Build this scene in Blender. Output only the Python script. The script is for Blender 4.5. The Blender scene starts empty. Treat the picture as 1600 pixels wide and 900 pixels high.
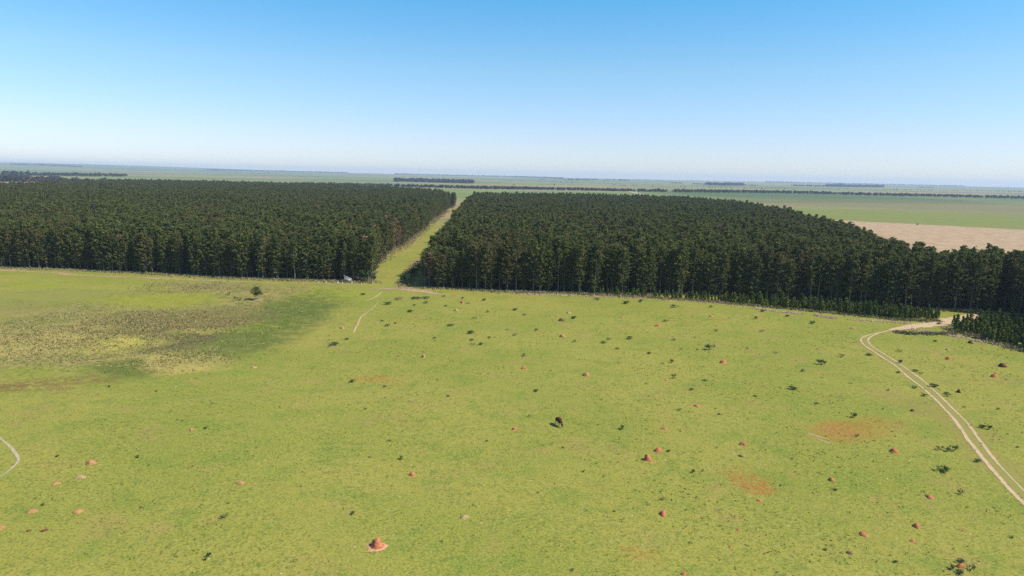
import bpy, bmesh, math, random
import numpy as np
from mathutils import Matrix, Vector
random.seed(7)
R = np.random.default_rng(11)
rad = math.radians
C = bpy.context.scene.collection
scene = bpy.context.scene

# ------------------------------------------------------------------ camera
CAM = np.array([0.0, 0.0, 47.0]); F = 1067.0
PITCH = math.atan(175 / 1067); ROLL = rad(1.21)
fw = np.array([0, math.cos(PITCH), -math.sin(PITCH)])
r0 = np.array([1.0, 0, 0]); u0 = np.array([0, math.sin(PITCH), math.cos(PITCH)])
rt = math.cos(ROLL) * r0 + math.sin(ROLL) * u0
up = -math.sin(ROLL) * r0 + math.cos(ROLL) * u0


def gz(x, y):
    """height of the ground"""
    x = np.asarray(x, float); y = np.asarray(y, float)
    d = np.hypot(x, y)
    near = np.clip(1 - (d - 420) / 400, 0, 1)
    z = 0.45 * np.sin(x / 41 + 1.0) * np.cos(y / 47 + 0.5) + 0.25 * np.sin((x + y) / 23.0)
    z = z - 1.2 * np.exp(-(((x + 125) / 75) ** 2 + ((y - 215) / 50) ** 2))
    far = 30 * np.clip((d - 4500) / 9500, 0, 1) ** 1.3
    hill = 75 * np.exp(-(((x + 9800) / 2600) ** 2)) * np.clip((y - 9000) / 4500, 0, 1)
    hill2 = 22 * np.exp(-(((x + 6300) / 2500) ** 2)) * np.clip((y - 9000) / 4500, 0, 1)
    return z * near + far + hill + hill2


_TT = np.geomspace(.03, 16, 260)


def W(px, py, z=None):
    """the point of the ground (or of height z) that the photo's pixel looks at"""
    d = fw * F + rt * (px - 800) + up * (450 - py)
    if z is not None:
        t = (z - CAM[2]) / d[2]
        p = CAM + t * d
        return float(p[0]), float(p[1])
    T = _TT
    X, Y, Z = CAM[0] + T * d[0], CAM[1] + T * d[1], CAM[2] + T * d[2]
    hit = np.nonzero((Z < gz(X, Y)) & (np.hypot(X, Y) < 14300))[0]
    if len(hit):
        i = hit[0]; a, b = T[i - 1], T[i]
        for _ in range(14):
            m = (a + b) / 2; q = CAM + m * d
            if q[2] < float(gz(q[0], q[1])): b = m
            else: a = m
        p = CAM + b * d
    else:
        p = CAM + d * (13300 / d[1])
    return float(p[0]), float(p[1])


def ppm(x, y):
    return F / max(1.0, y * math.cos(PITCH) + 47 * math.sin(PITCH))


def topix(x, y, z):
    v = np.stack([x, y, z], -1) - CAM
    dz = v @ fw
    return 800 + F * (v @ rt) / dz, 450 - F * (v @ up) / dz, dz


def tag(o, label=None, cat=None, group=None, kind=None):
    if label: o['label'] = label
    if cat: o['category'] = cat
    if group: o['group'] = group
    if kind: o['kind'] = kind
    return o


# ------------------------------------------------------------------ node helpers
class NT:
    def __init__(s, name):
        s.m = bpy.data.materials.new(name); s.m.use_nodes = True
        s.t = s.m.node_tree; s.n = s.t.nodes; s.l = s.t.links
        s.b = s.n['Principled BSDF']
        s.b.inputs['Specular IOR Level'].default_value = 0.15
        s.b.inputs['Roughness'].default_value = 0.85

    def put(s, sock, v):
        if isinstance(v, (int, float)): sock.default_value = v
        elif isinstance(v, (tuple, list)):
            if len(v) == 3 and len(sock.default_value) == 4: v = (*v, 1)
            sock.default_value = v
        else: s.l.new(v, sock)

    def math(s, op, a, b=0.0, c=None, clamp=False):
        n = s.n.new('ShaderNodeMath'); n.operation = op; n.use_clamp = clamp
        s.put(n.inputs[0], a); s.put(n.inputs[1], b)
        if c is not None: s.put(n.inputs[2], c)
        return n.outputs[0]

    def vm(s, op, a, b=(0, 0, 0), out=0):
        n = s.n.new('ShaderNodeVectorMath'); n.operation = op
        s.put(n.inputs[0], a)
        if op == 'SCALE': s.put(n.inputs['Scale'], b)
        else: s.put(n.inputs[1], b)
        return n.outputs['Value' if out else 'Vector']

    def noise(s, vec, scale, detail=2, rough=0.5, col=False, dist=0.0):
        n = s.n.new('ShaderNodeTexNoise'); s.put(n.inputs['Vector'], vec)
        n.inputs['Scale'].default_value = scale; n.inputs['Detail'].default_value = detail
        n.inputs['Roughness'].default_value = rough; n.inputs['Distortion'].default_value = dist
        return n.outputs['Color' if col else 'Fac']

    def rng(s, v, a, b, c=0.0, d=1.0, smooth=True):
        n = s.n.new('ShaderNodeMapRange')
        if smooth: n.interpolation_type = 'SMOOTHSTEP'
        s.put(n.inputs[0], v)
        for i, q in enumerate((a, b, c, d)): n.inputs[i + 1].default_value = q
        return n.outputs[0]

    def mix(s, f, a, b):
        n = s.n.new('ShaderNodeMix'); n.data_type = 'RGBA'
        s.put(n.inputs[0], f); s.put(n.inputs[6], a); s.put(n.inputs[7], b)
        return n.outputs[2]

    def pos(s): return s.n.new('ShaderNodeNewGeometry').outputs['Position']
    def rnd(s): return s.n.new('ShaderNodeObjectInfo').outputs['Random']
    def objco(s): return s.n.new('ShaderNodeTexCoord').outputs['Object']

    def bump(s, h, strength, dist):
        n = s.n.new('ShaderNodeBump'); n.inputs['Strength'].default_value = strength
        n.inputs['Distance'].default_value = dist; s.put(n.inputs['Height'], h)
        s.l.new(n.outputs[0], s.b.inputs['Normal'])

    def base(s, c): s.put(s.b.inputs['Base Color'], c); return s.m


def foliage_mat(name, cols, transl=0.25, nscale=0.5, warm=False):
    """leaves: colour varies from plant to plant and from clump to clump"""
    t = NT(name)
    c = t.mix(t.rng(t.rnd(), 0.1, 0.9), cols[0], cols[1])
    c = t.mix(t.rng(t.noise(t.pos(), nscale, 2), 0.42, 0.66), c, cols[2])
    if warm: c = t.mix(t.math('MULTIPLY', t.rng(t.noise(t.pos(), .035, 4, .65), .50, .64), .55), c, (.150, .118, .048))
    t.base(c)
    if transl:
        tr = t.n.new('ShaderNodeBsdfTranslucent'); t.l.new(c, tr.inputs[0])
        mx = t.n.new('ShaderNodeMixShader'); mx.inputs[0].default_value = transl
        t.l.new(t.b.outputs[0], mx.inputs[1]); t.l.new(tr.outputs[0], mx.inputs[2])
        t.l.new(mx.outputs[0], t.n['Material Output'].inputs['Surface'])
    return t.m


M_pine = foliage_mat('pine_needles', [(.078, .104, .032), (.120, .136, .037), (.165, .172, .046)], .35, .22, True)
M_dead = foliage_mat('dead_needles', [(.24, .12, .075), (.22, .15, .08), (.30, .17, .10)], .15)
M_sap = foliage_mat('sapling_leaves', [(.085, .125, .022), (.055, .090, .018), (.13, .145, .028)], .25)
M_shrub = foliage_mat('shrub_leaves', [(.055, .095, .034), (.080, .115, .030), (.040, .07, .03)], .2, 2.0)
M_broad = foliage_mat('broad_leaves', [(.045, .080, .020), (.055, .085, .020), (.085, .10, .03)], .25, .8)

t = NT('pine_bark')
M_bark = t.base(t.mix(t.noise(t.objco(), 3.0, 4), (.12, .095, .075), (.30, .25, .21)))
t.bump(t.noise(t.objco(), 6, 4), .6, .05)


# ------------------------------------------------------------------ mesh builders
def mesh_from(name, verts, faces, mats=(), midx=None, smooth=False):
    me = bpy.data.meshes.new(name)
    v = np.asarray(verts, np.float32); f = np.asarray(faces, np.int32)
    k = f.shape[1]
    me.vertices.add(len(v)); me.vertices.foreach_set('co', v.ravel())
    me.loops.add(f.size); me.loops.foreach_set('vertex_index', f.ravel())
    me.polygons.add(len(f)); me.polygons.foreach_set('loop_start', np.arange(len(f), dtype=np.int32) * k)
    if midx is not None: me.polygons.foreach_set('material_index', np.asarray(midx, np.int32))
    if smooth: me.polygons.foreach_set('use_smooth', np.ones(len(f), bool))
    for m in mats: me.materials.append(m)
    me.update(calc_edges=True); me.validate()
    return me


def ob(name, me, parent=None):
    o = bpy.data.objects.new(name, me); C.objects.link(o)
    if parent: o.parent = parent
    return o


def quads(cen, size, dirn=None, aspect=1.0, rng=R, jitter=1.0):
    """leaf-clump faces: one small randomly turned quad per centre; returns verts, faces"""
    n = len(cen)
    a = rng.normal(size=(n, 3)) * jitter
    if dirn is not None: a = a + dirn
    a /= np.linalg.norm(a, axis=1, keepdims=True) + 1e-9
    b = rng.normal(size=(n, 3)); b -= (b * a).sum(1, keepdims=True) * a
    b /= np.linalg.norm(b, axis=1, keepdims=True) + 1e-9
    s = np.asarray(size).reshape(-1, 1) * (0.7 + 0.6 * rng.random((n, 1)))
    a = a * s * aspect; b = b * s
    v = np.stack([cen - a - b * .35, cen - a * .1 + b, cen + a + b * .25, cen + a * .1 - b], 1).reshape(-1, 3)
    return v, np.arange(4 * n).reshape(n, 4)


def tube(pts, rads, n=6):
    pts = np.asarray(pts, float); vs = []; fs = []
    for i, (p, r) in enumerate(zip(pts, rads)):
        d = pts[min(i + 1, len(pts) - 1)] - pts[max(i - 1, 0)]; d = d / np.linalg.norm(d)
        a = np.cross(d, [0.3, 0.9, 0.1]); a /= np.linalg.norm(a); b = np.cross(d, a)
        for k in range(n):
            th = 2 * math.pi * k / n
            vs.append(p + r * (math.cos(th) * a + math.sin(th) * b))
    for i in range(len(pts) - 1):
        for k in range(n):
            k2 = (k + 1) % n
            fs.append((i * n + k, i * n + k2, (i + 1) * n + k2, (i + 1) * n + k))
    return np.array(vs), np.array(fs)


def join(parts):
    vs, fs, o = [], [], 0
    for v, f in parts:
        vs.append(np.asarray(v)); fs.append(np.asarray(f) + o); o += len(v)
    return np.concatenate(vs), np.concatenate(fs)


# ------------------------------------------------------------------ pines: source meshes
def pine_meshes(i, mat, H=19.5, low=0.3, width=2.5, dens=1.0):
    g = np.random.default_rng(100 + i)
    lean = g.normal(size=2) * .25
    ax = lambda h: np.array([lean[0] * (h / H) ** 2 * 1.5, lean[1] * (h / H) ** 2 * 1.5, h])
    tp = tube([ax(h) for h in np.linspace(-.3, H * .97, 8)], np.linspace(.21, .03, 8))
    cen, dr, sz, br = [], [], [], []
    h = H * low
    while h < H - .3:
        q = (h / H - low) / (1 - low)
        L = width * min(1.0, .62 + .9 * q) * (max(0., 1 - max(0., (q - .35) / .70) ** 1.6)) ** .8
        L = max(L, .45)
        nb = int(g.integers(3, 6))
        ph = g.random() * 6.28
        for k in range(nb):
            if g.random() < (.18 if q < .6 else .08): continue
            th = ph + k * 6.283 / nb + g.normal() * .25
            l = L * (0.65 + .55 * g.random()); rise = (.15 + .75 * q + g.normal() * .12)
            d = np.array([math.cos(th), math.sin(th), rise]); b0 = ax(h)
            if l > 1.0: br.append(tube([b0, b0 + d * l * .5 + [0, 0, -.05], b0 + d * l * .92], [.045, .03, .012], 3))
            nc = max(3, int(l * 2.5 * dens))
            for c in range(nc):
                f = (c + .6) / nc
                if f < .25 and q < .7: continue
                p = b0 + d * l * f + g.normal(size=3) * np.array([.16, .16, .12])
                m = 9
                pc = p + g.normal(size=(m, 3)) * np.array([.24, .24, .17]) * (1.1 - .3 * f)
                cen.append(pc); dr.append(np.tile(d * .7 + [0, 0, .8], (m, 1))); sz.append(np.full(m, .20))
        h += H * (.034 + .02 * g.random())
    tip = ax(H - .3) + g.normal(size=(24, 3)) * [.3, .3, .25]
    cen.append(tip); dr.append(np.tile([0, 0, 1.], (24, 1))); sz.append(np.full(24, .2))
    v, f = quads(np.concatenate(cen), np.concatenate(sz), np.concatenate(dr), 1.25, g)
    crown = mesh_from('pine_crown', v, f, [mat])
    tv, tf = join([tp] + br)
    trunk = mesh_from('pine_trunk', tv, tf, [M_bark])
    return trunk, crown


PV = []
specs = [(19.5, .16, 2.8, 1), (20.4, .26, 2.3, 1), (18.4, .10, 3.0, 1), (19.6, .34, 2.8, 1.1),
         (20.6, .20, 3.1, 1), (17.2, .14, 2.3, .9), (19.0, .07, 3.1, 1), (18.8, .30, 2.2, .8)]
for i, (H, lo, wd, dn) in enumerate(specs): PV.append(pine_meshes(i, M_pine, H, lo, wd, dn))
NG = len(PV)
for i in range(2): PV.append(pine_meshes(30 + i, M_dead, 16.5 + i * 2, .28, 2.0, .7))

# ------------------------------------------------------------------ plantation outlines
Lf = [W(583, 441), W(480, 438), W(380, 435), W(250, 428), W(120, 422), W(0, 418)]
PL = Lf + [(-330, 326), (-760, 940), (-830, 1250)] + [W(200, 281, 19), W(400, 285, 19), W(600, 292, 19), W(690, 298, 19), W(709, 305, 19)] + \
    [W(712, 318), W(700, 328), W(675, 348), W(650, 371), W(625, 388), W(592, 410)]
Rf = [W(655, 449), W(720, 452), W(800, 456), W(900, 458), W(1000, 460), W(1100, 462), W(1250, 471), W(1400, 481), W(1470, 484), W(1530, 486), W(1575, 486)]
PR = Rf + [(186, 228), (175, 204), (160, 190), (195, 172), (300, 185), (330, 290)] + \
    [W(*p, 19) for p in ((1600, 394), (1500, 394), (1440, 391), (1400, 378), (1360, 365), (1310, 348), (1230, 329), (1150, 315), (1080, 309), (1000, 306), (870, 303), (742, 302))] + \
    [(-54, 748), (-40, 440), (-36, 350)]


def inside(P, x, y):
    P = np.array(P); r = np.zeros(len(x), bool); j = len(P) - 1
    for i in range(len(P)):
        xi, yi = P[i]; xj, yj = P[j]
        c = ((yi > y) != (yj > y)) & (x < (xj - xi) * (y - yi) / (yj - yi + 1e-12) + xi)
        r ^= c; j = i
    return r


def seg_dist(P, x, y):
    """distance to a polyline and the running length of the nearest point"""
    best = np.full(len(x), 1e9); run = np.zeros(len(x)); acc = 0
    for (ax, ay), (bx, by) in zip(P[:-1], P[1:]):
        L = math.hypot(bx - ax, by - ay); tt = np.clip(((x - ax) * (bx - ax) + (y - ay) * (by - ay)) / L ** 2, 0, 1)
        d = np.hypot(x - ax - tt * (bx - ax), y - ay - tt * (by - ay)); m = d < best
        best[m] = d[m]; run[m] = acc + tt[m] * L; acc += L
    return best, run


def plant(P, front, seed):
    g = np.random.default_rng(seed); out = []
    for y0, y1, s in ((150, 520, 3.3), (520, 900, 3.9), (900, 1700, 4.6)):
        xs = np.arange(-1150, 420, s); ys = np.arange(y0, y1, s)
        X, Y = np.meshgrid(xs, ys); X = X.ravel() + g.normal(size=X.size) * s * .2; Y = Y.ravel() + g.normal(size=Y.size) * s * .2
        Y = Y + X * -.06
        ok = inside(P, X, Y) & (np.abs(X) < .86 * np.abs(Y) + 25)
        out.append(np.stack([X[ok], Y[ok]], 1))
    out = np.concatenate(out)
    out = out[g.random(len(out)) > .06]
    d, run = seg_dist(front, out[:, 0], out[:, 1])
    return out, d, run


tl, dl, rl = plant(PL, Lf, 1)
tr_, dr_, rr_ = plant(PR, Rf, 2)
allp = np.concatenate([tl, tr_]); alld = np.concatenate([dl, dr_]); allr = np.concatenate([rl, rr_])
side = np.concatenate([np.zeros(len(tl), int), np.ones(len(tr_), int)])
px_, py_, _ = topix(allp[:, 0], allp[:, 1], 10 + 0 * allp[:, 0])
view = (px_ > -12) & (px_ < 1612)
key = np.where(view, alld, 1e6)
order = np.argsort(key); near = order[:300]; rest = order[300:]
NPT = len(allp)
scl = R.normal(1.0, .065, NPT).clip(.78, 1.13); scl *= 1 + .045 * np.sin(allp[:, 0] / 17 + 2 * np.sin(allp[:, 1] / 23)) * np.sin(allp[:, 1] / 13); wsc = scl * R.normal(1.10, .12, NPT).clip(.8, 1.45)
rot = R.random(NPT) * 6.283
cor = (side == 1) & (np.hypot(allp[:, 0] + 34, allp[:, 1] - 292) < 16); scl[cor] *= .74; wsc[cor] *= .85
var = R.integers(0, NG, NPT)
front_ = (alld < 8) & (R.random(NPT) < .75); var[front_] = np.array([0, 2, 5, 6, 2, 4])[R.integers(0, 6, front_.sum())]; scl[front_] *= R.normal(1, .06, front_.sum())
dead = R.random(NPT) < np.where(side == 0, .024, .012)
hot = (side == 0) & (np.hypot((allp[:, 0] + 76) / 13, (allp[:, 1] - 385) / 52) < 1)
dead |= hot & (R.random(NPT) < .42)
for (hx, hy, hr, pr) in ((1110, 365, 13, .5), (1200, 372, 8, .3), (430, 358, 5, .5), (100, 345, 6, .5), (145, 322, 7, .3), (310, 350, 7, .4), (580, 345, 9, .5), (1330, 385, 8, .4), (1375, 395, 8, .4), (925, 345, 14, .2), (620, 335, 8, .3)):
    cx, cy = W(hx, hy, 16); hr *= 1.25; dead |= (np.hypot(allp[:, 0] - cx, allp[:, 1] - cy) < hr) & (R.random(NPT) < pr)
var[dead] = NG + R.integers(0, 2, dead.sum())
# the first of each kind must stand among the individuals
for k in range(NG + 2): var[near[k * 31 + 5]] = k
gzv = gz(allp[:, 0], allp[:, 1])

# individuals, front rows
row = np.minimum((alld[near] / 3.4).astype(int), 4)
ordn = lambda k: f"{k}{'th' if 10 <= k % 100 <= 20 else {1: 'st', 2: 'nd', 3: 'rd'}.get(k % 10, 'th')}"
rowname = ['front', 'second', 'third', 'fourth', 'fifth']
lab = {}
for s in (0, 1):
    for r_ in range(5):
        idx = [n for q, n in enumerate(near) if side[n] == s and row[q] == r_]
        idx.sort(key=lambda n: allr[n])
        for k, n in enumerate(idx):
            what = 'reddish dead pine' if var[n] >= NG else 'dark green pine'
            lab[n] = f"{what}, {ordn(k + 1)} from the grass lane in the {rowname[r_]} row of the {'left' if s == 0 else 'right'} plantation"
SRC = {}
for n in near:
    e = bpy.data.objects.new('pine_tree', None); C.objects.link(e)
    e.location = (allp[n, 0], allp[n, 1], float(gzv[n])); e.rotation_euler = (0, 0, rot[n]); e.scale = (wsc[n], wsc[n], scl[n])
    e.empty_display_size = .5
    tag(e, lab[n], 'tree', 'pines along the front of the plantation')
    a = ob('trunk', PV[var[n]][0], e); b = ob('crown', PV[var[n]][1], e)
    SRC.setdefault(int(var[n]), (a, b))


def scatter(name, pts, z, sxyz, rz, vi, sources, label):
    """one object whose geometry nodes stand copies of the given meshes on its points"""
    me = bpy.data.meshes.new(name); me.vertices.add(len(pts))
    me.vertices.foreach_set('co', np.column_stack([pts, z]).astype(np.float32).ravel())
    for nm, ty, dat in (('scl', 'FLOAT_VECTOR', sxyz), ('rz', 'FLOAT', rz), ('vi', 'INT', vi)):
        a = me.attributes.new(nm, ty, 'POINT')
        a.data.foreach_set('vector' if ty == 'FLOAT_VECTOR' else 'value', np.ascontiguousarray(dat, np.int32 if ty == 'INT' else np.float32).ravel())
    o = ob(name, me); tag(o, label, None, None, 'stuff')
    ng = bpy.data.node_groups.new(name + '_nodes', 'GeometryNodeTree')
    ng.interface.new_socket('Geometry', in_out='INPUT', socket_type='NodeSocketGeometry')
    ng.interface.new_socket('Geometry', in_out='OUTPUT', socket_type='NodeSocketGeometry')
    N = ng.nodes; L = ng.links
    gi = N.new('NodeGroupInput'); go = N.new('NodeGroupOutput')
    top = N.new('GeometryNodeJoinGeometry')
    for src in reversed(sources):   # joins list the last link first
        j = N.new('GeometryNodeJoinGeometry')
        for q in src:
            oi = N.new('GeometryNodeObjectInfo'); oi.inputs['Object'].default_value = q
            L.new(oi.outputs['Geometry'], j.inputs[0])
        g2 = N.new('GeometryNodeGeometryToInstance'); L.new(j.outputs[0], g2.inputs[0]); L.new(g2.outputs[0], top.inputs[0])
    def attr(nm, ty):
        a = N.new('GeometryNodeInputNamedAttribute'); a.data_type = ty; a.inputs[0].default_value = nm
        return a.outputs['Attribute']
    cx = N.new('ShaderNodeCombineXYZ'); L.new(attr('rz', 'FLOAT'), cx.inputs[2])
    ip = N.new('GeometryNodeInstanceOnPoints'); ip.inputs['Pick Instance'].default_value = True
    L.new(gi.outputs[0], ip.inputs['Points']); L.new(top.outputs[0], ip.inputs['Instance'])
    L.new(attr('vi', 'INT'), ip.inputs['Instance Index'])
    L.new(cx.outputs[0], ip.inputs['Rotation']); L.new(attr('scl', 'FLOAT_VECTOR'), ip.inputs['Scale'])
    L.new(ip.outputs[0], go.inputs[0])
    md = o.modifiers.new('scatter', 'NODES'); md.node_group = ng
    return o


S3 = np.column_stack([wsc, wsc, scl])
srcs = [SRC[k] for k in range(NG + 2)]
for s, nm, lb in ((0, 'forest_trees', 'inner rows of the dark pine plantation left of the grass lane'), (1, 'forest_trees', 'inner rows of the dark pine plantation right of the grass lane')):
    q = rest[side[rest] == s]
    scatter(nm, allp[q], gzv[q], S3[q], rot[q], var[q], srcs, lb)
print('pines', NPT)

# ------------------------------------------------------------------ ground
def axis(a, b, step, lim0, lim1, g=1.13):
    m = list(np.arange(a, b + .01, step)); s = step; v = b
    while v < lim1: s *= g; v += s; m.append(v)
    s = step; v = a
    while v > lim0: s *= g; v -= s; m.insert(0, v)
    return np.array(m)


gx = axis(-270, 270, 2.5, -16000, 16000); gy = axis(40, 420, 2.5, -1500, 15500, 1.1)
GX, GY = np.meshgrid(gx, gy); GZ = gz(GX, GY)
nx = len(gx)
I = np.arange(GX.size).reshape(GX.shape)
F4 = np.stack([I[:-1, :-1], I[:-1, 1:], I[1:, 1:], I[1:, :-1]], -1).reshape(-1, 4)

t = NT('pasture_ground')
P = t.pos()
wob = t.vm('SCALE', t.vm('SUBTRACT', t.noise(P, .05, 4, .6, col=True), (.5, .5, .5)), 22.0)
wob2 = t.vm('SCALE', t.vm('SUBTRACT', t.noise(P, .9, 3, .6, col=True), (.5, .5, .5)), 5.0)
PW = t.vm('ADD', t.vm('ADD', P, wob), wob2)
PF = t.vm('ADD', P, t.vm('SCALE', t.vm('SUBTRACT', t.noise(P, .004, 4, .6, col=True), (.5, .5, .5)), 260.0))


def ell(x0, x1, y0, y1, soft=.42, far=False):
    ax, ay = W((x0 + x1) / 2, y1); bx, by = W((x0 + x1) / 2, y0); cy = (ay + by) / 2
    lx, _ = W(x0, (y0 + y1) / 2); rx_, _ = W(x1, (y0 + y1) / 2)
    cx = (lx + rx_) / 2; rx = (rx_ - lx) / 2; ry = max((by - ay) / 2, 1)
    v = t.vm('SUBTRACT', PF if far else PW, (cx, cy, 0))
    v = t.vm('MULTIPLY', v, (1 / rx, 1 / ry, 0))
    return t.rng(t.vm('LENGTH', v, out=1), 1 + soft, 1 - soft)


def line(p, q, soft=10, far=True):
    """1 beyond the line p-q on the ground, 0 before it"""
    a = np.array(W(*p)); b = np.array(W(*q)); d = (b - a) / np.linalg.norm(b - a); n = np.array([-d[1], d[0]])
    v = t.vm('SUBTRACT', PF if far else PW, (a[0], a[1], 0))
    return t.rng(t.vm('DOT_PRODUCT', v, (n[0], n[1], 0), out=1), -soft, soft)


n40 = t.noise(P, .022, 4, .6); n8 = t.noise(P, .12, 4, .6); n1 = t.noise(P, .8, 3, .65); nf = t.noise(P, 3.0, 2, .7)
col = t.mix(t.rng(n40, .40, .60), (.300, .276, .072), (.240, .252, .055))
col = t.mix(t.math('MULTIPLY', t.rng(n8, .50, .66), .65), col, (.175, .230, .046))
n8b = t.noise(t.vm('ADD', P, (50, 90, 0)), .09, 4, .65)
col = t.mix(t.math('MULTIPLY', t.rng(n8b, .54, .68), .6), col, (.33, .24, .10))
col = t.mix(t.math('MULTIPLY', t.rng(n1, .46, .74), .55), col, (.13, .165, .045))
col = t.mix(t.math('MULTIPLY', t.rng(nf, .48, .68), .6), col, (.37, .325, .13))
col = t.mix(t.math('MULTIPLY', t.rng(nf, .48, .32), .7), col, (.10, .13, .035))
nd = t.noise(t.vm('ADD', P, (7, 3, 0)), 1.5, 3, .6)
dens = t.rng(t.noise(P, .035, 3), .38, .62, .64, .60)
col = t.mix(t.math('MULTIPLY', t.rng(t.math('SUBTRACT', nd, dens), .0, .06), .4), col, (.07, .105, .032))
# pale flecks (dry dung, bleached bits)
vo = t.n.new('ShaderNodeTexVoronoi'); t.put(vo.inputs['Vector'], P); vo.inputs['Scale'].default_value = .28
fl = t.math('MULTIPLY', t.rng(vo.outputs['Distance'], .055, .03), .8)
col = t.mix(fl, col, (.52, .48, .38))
# marsh
bog = ell(-60, 485, 440, 592, .12)
mott = t.noise(P, .35, 4, .7)
marsh = t.mix(t.rng(mott, .38, .56), (.16, .165, .055), (.34, .265, .125))
marsh = t.mix(t.math('MULTIPLY', t.rng(n1, .48, .66), .7), marsh, (.10, .105, .045))
col = t.mix(t.math('MULTIPLY', bog, .88), col, marsh)
for e, c, k in (
        ((-40, 250, 450, 480), (.20, .205, .075), .5), ((-60, 130, 482, 500), (.32, .25, .12), .6), ((345, 492, 462, 556), (.115, .15, .035), .85),
        ((130, 375, 485, 530), (.155, .115, .06), .8), ((205, 340, 508, 552), (.10, .085, .05), .85),
        ((110, 245, 520, 552), (.46, .40, .11), .9), ((-30, 130, 505, 565), (.42, .34, .14), .8),
        ((20, 120, 485, 515), (.20, .20, .07), .8),
        ((275, 335, 513, 524), (.36, .31, .10), .8), ((330, 440, 505, 523), (.24, .25, .05), .8),
        ((185, 360, 553, 580), (.42, .33, .13), .9), ((130, 245, 562, 592), (.11, .135, .035), .9),
        ((150, 350, 457, 483), (.27, .27, .045), .95), ((25, 95, 441, 453), (.25, .26, .05), .8),
         ((-60, 60, 470, 500), (.22, .19, .085), .6), ((300, 440, 480, 512), (.19, .15, .075), .7), ((-20, 130, 571, 589), (.24, .26, .055), .8),
        ((425, 520, 500, 545), (.32, .28, .085), .55), ((250, 400, 440, 452), (.26, .21, .12), .6), ((455, 590, 452, 470), (.26, .28, .055), .6)):
    col = t.mix(t.math('MULTIPLY', ell(*e), k), col, c)
mm = t.math('MULTIPLY', bog, t.rng(t.noise(P, 1.3, 4, .75), .50, .64)); col = t.mix(t.math('MULTIPLY', mm, .6), col, (.085, .085, .035))
mm = t.math('MULTIPLY', bog, t.rng(t.noise(t.vm('ADD', P, (31, 7, 0)), 1.1, 4, .75), .52, .66)); col = t.mix(t.math('MULTIPLY', mm, .6), col, (.40, .33, .16))
mm = t.math('MULTIPLY', bog, t.rng(t.noise(t.vm('ADD', P, (3, 77, 0)), .16, 4, .7), .5, .66)); col = t.mix(t.math('MULTIPLY', mm, .5), col, (.17, .20, .05))
for e in ((-60, 90, 597, 616), (30, 130, 590, 606), (90, 185, 588, 598), (-60, 40, 606, 618)):
    m = t.math('MULTIPLY', ell(*e, .7), t.rng(t.noise(P, .55, 6, .8), .42, .58))
    col = t.mix(t.math('MULTIPLY', m, .85), col, (.19, .125, .06))
m = t.math('MULTIPLY', ell(375, 500, 452, 560, .5), t.rng(t.noise(P, .25, 5, .7), .40, .56)); col = t.mix(t.math('MULTIPLY', m, .7), col, (.095, .13, .032))
# bare red earth
for e, k in (((1275, 1375, 664, 690), 1), ((1130, 1200, 730, 762), 1.0), ((560, 620, 586, 598), .7), ((960, 1030, 850, 890), .5), ((1340, 1410, 655, 680), .5)):
    m = t.math('MULTIPLY', ell(*e, .55), t.rng(t.noise(P, 1.6, 6, .8), .46 - .04 * k, .57))
    col = t.mix(t.math('MULTIPLY', m, .9 * k), col, (.36, .125, .05))
# verge along the sandy track
for e in ((1430, 1500, 610, 700), (1540, 1600, 690, 760)):
    col = t.mix(t.math('MULTIPLY', ell(*e, .6), .45), col, (.27, .21, .085))
# the grass lane: tan margins
col = t.mix(t.math('MULTIPLY', ell(585, 650, 372, 402), .45), col, (.33, .25, .12))
col = t.mix(t.math('MULTIPLY', ell(670, 706, 336, 368, .6), .35), col, (.33, .27, .12))
# ground beyond the plantations
farm = t.rng(t.n.new('ShaderNodeSeparateXYZ').outputs[1] if False else t.vm('DOT_PRODUCT', P, (0.28, .96, 0), out=1), 560, 700)
PS = t.vm('MULTIPLY', PF, (.35, 1.0, 1.0))
fn = t.noise(PS, .0016, 3, .55); fn2 = t.noise(t.vm('ADD', PS, (900, 4000, 0)), .0011, 3, .55)
fc = t.mix(t.rng(fn, .45, .51), (.225, .225, .125), (.135, .19, .08))
fc = t.mix(t.rng(fn2, .49, .55), fc, (.34, .25, .16))
fc = t.mix(t.math('MULTIPLY', t.rng(t.noise(PS, .012, 6, .8), .46, .62), .65), fc, (.14, .15, .075))
vf = t.n.new('ShaderNodeTexVoronoi'); t.put(vf.inputs['Vector'], t.vm('MULTIPLY', PF, (.0007, .0022, 0))); vf.inputs['Scale'].default_value = 1.0
cs = t.n.new('ShaderNodeSeparateColor'); t.put(cs.inputs[0], vf.outputs['Color'])
fc = t.mix(t.math('MULTIPLY', t.rng(cs.outputs[0], .55, .6), .55), fc, (.29, .25, .16))
fc = t.mix(t.math('MULTIPLY', t.rng(cs.outputs[1], .62, .66), .6), fc, (.11, .155, .075))
fc = t.mix(t.math('MULTIPLY', t.rng(cs.outputs[2], .72, .76), .5), fc, (.19, .25, .09))
grn = (.18, .225, .065)
fc = t.mix(t.math('MULTIPLY', t.math('SUBTRACT', 1.0, line((1200, 322), (1600, 336), 60)), t.rng(t.vm('DOT_PRODUCT', P, (1, -.02, 0), out=1), 150, 220)), fc,
           t.mix(t.rng(t.noise(PS, .02, 5, .8), .42, .6), grn, (.23, .215, .09)))
fc = t.mix(t.math('MULTIPLY', ell(1080, 1420, 302, 314, .2, True), .9), fc, (.09, .135, .065))
fc = t.mix(t.math('MULTIPLY', ell(1180, 1700, 313, 331, .3, True), .55), fc, (.19, .16, .10))
fc = t.mix(t.math('MULTIPLY', ell(40, 190, 275, 284, .2, True), .8), fc, (.30, .27, .15))
fc = t.mix(t.math('MULTIPLY', ell(-60, 100, 286, 290, .2, True), .9), fc, (.42, .30, .22))
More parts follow.
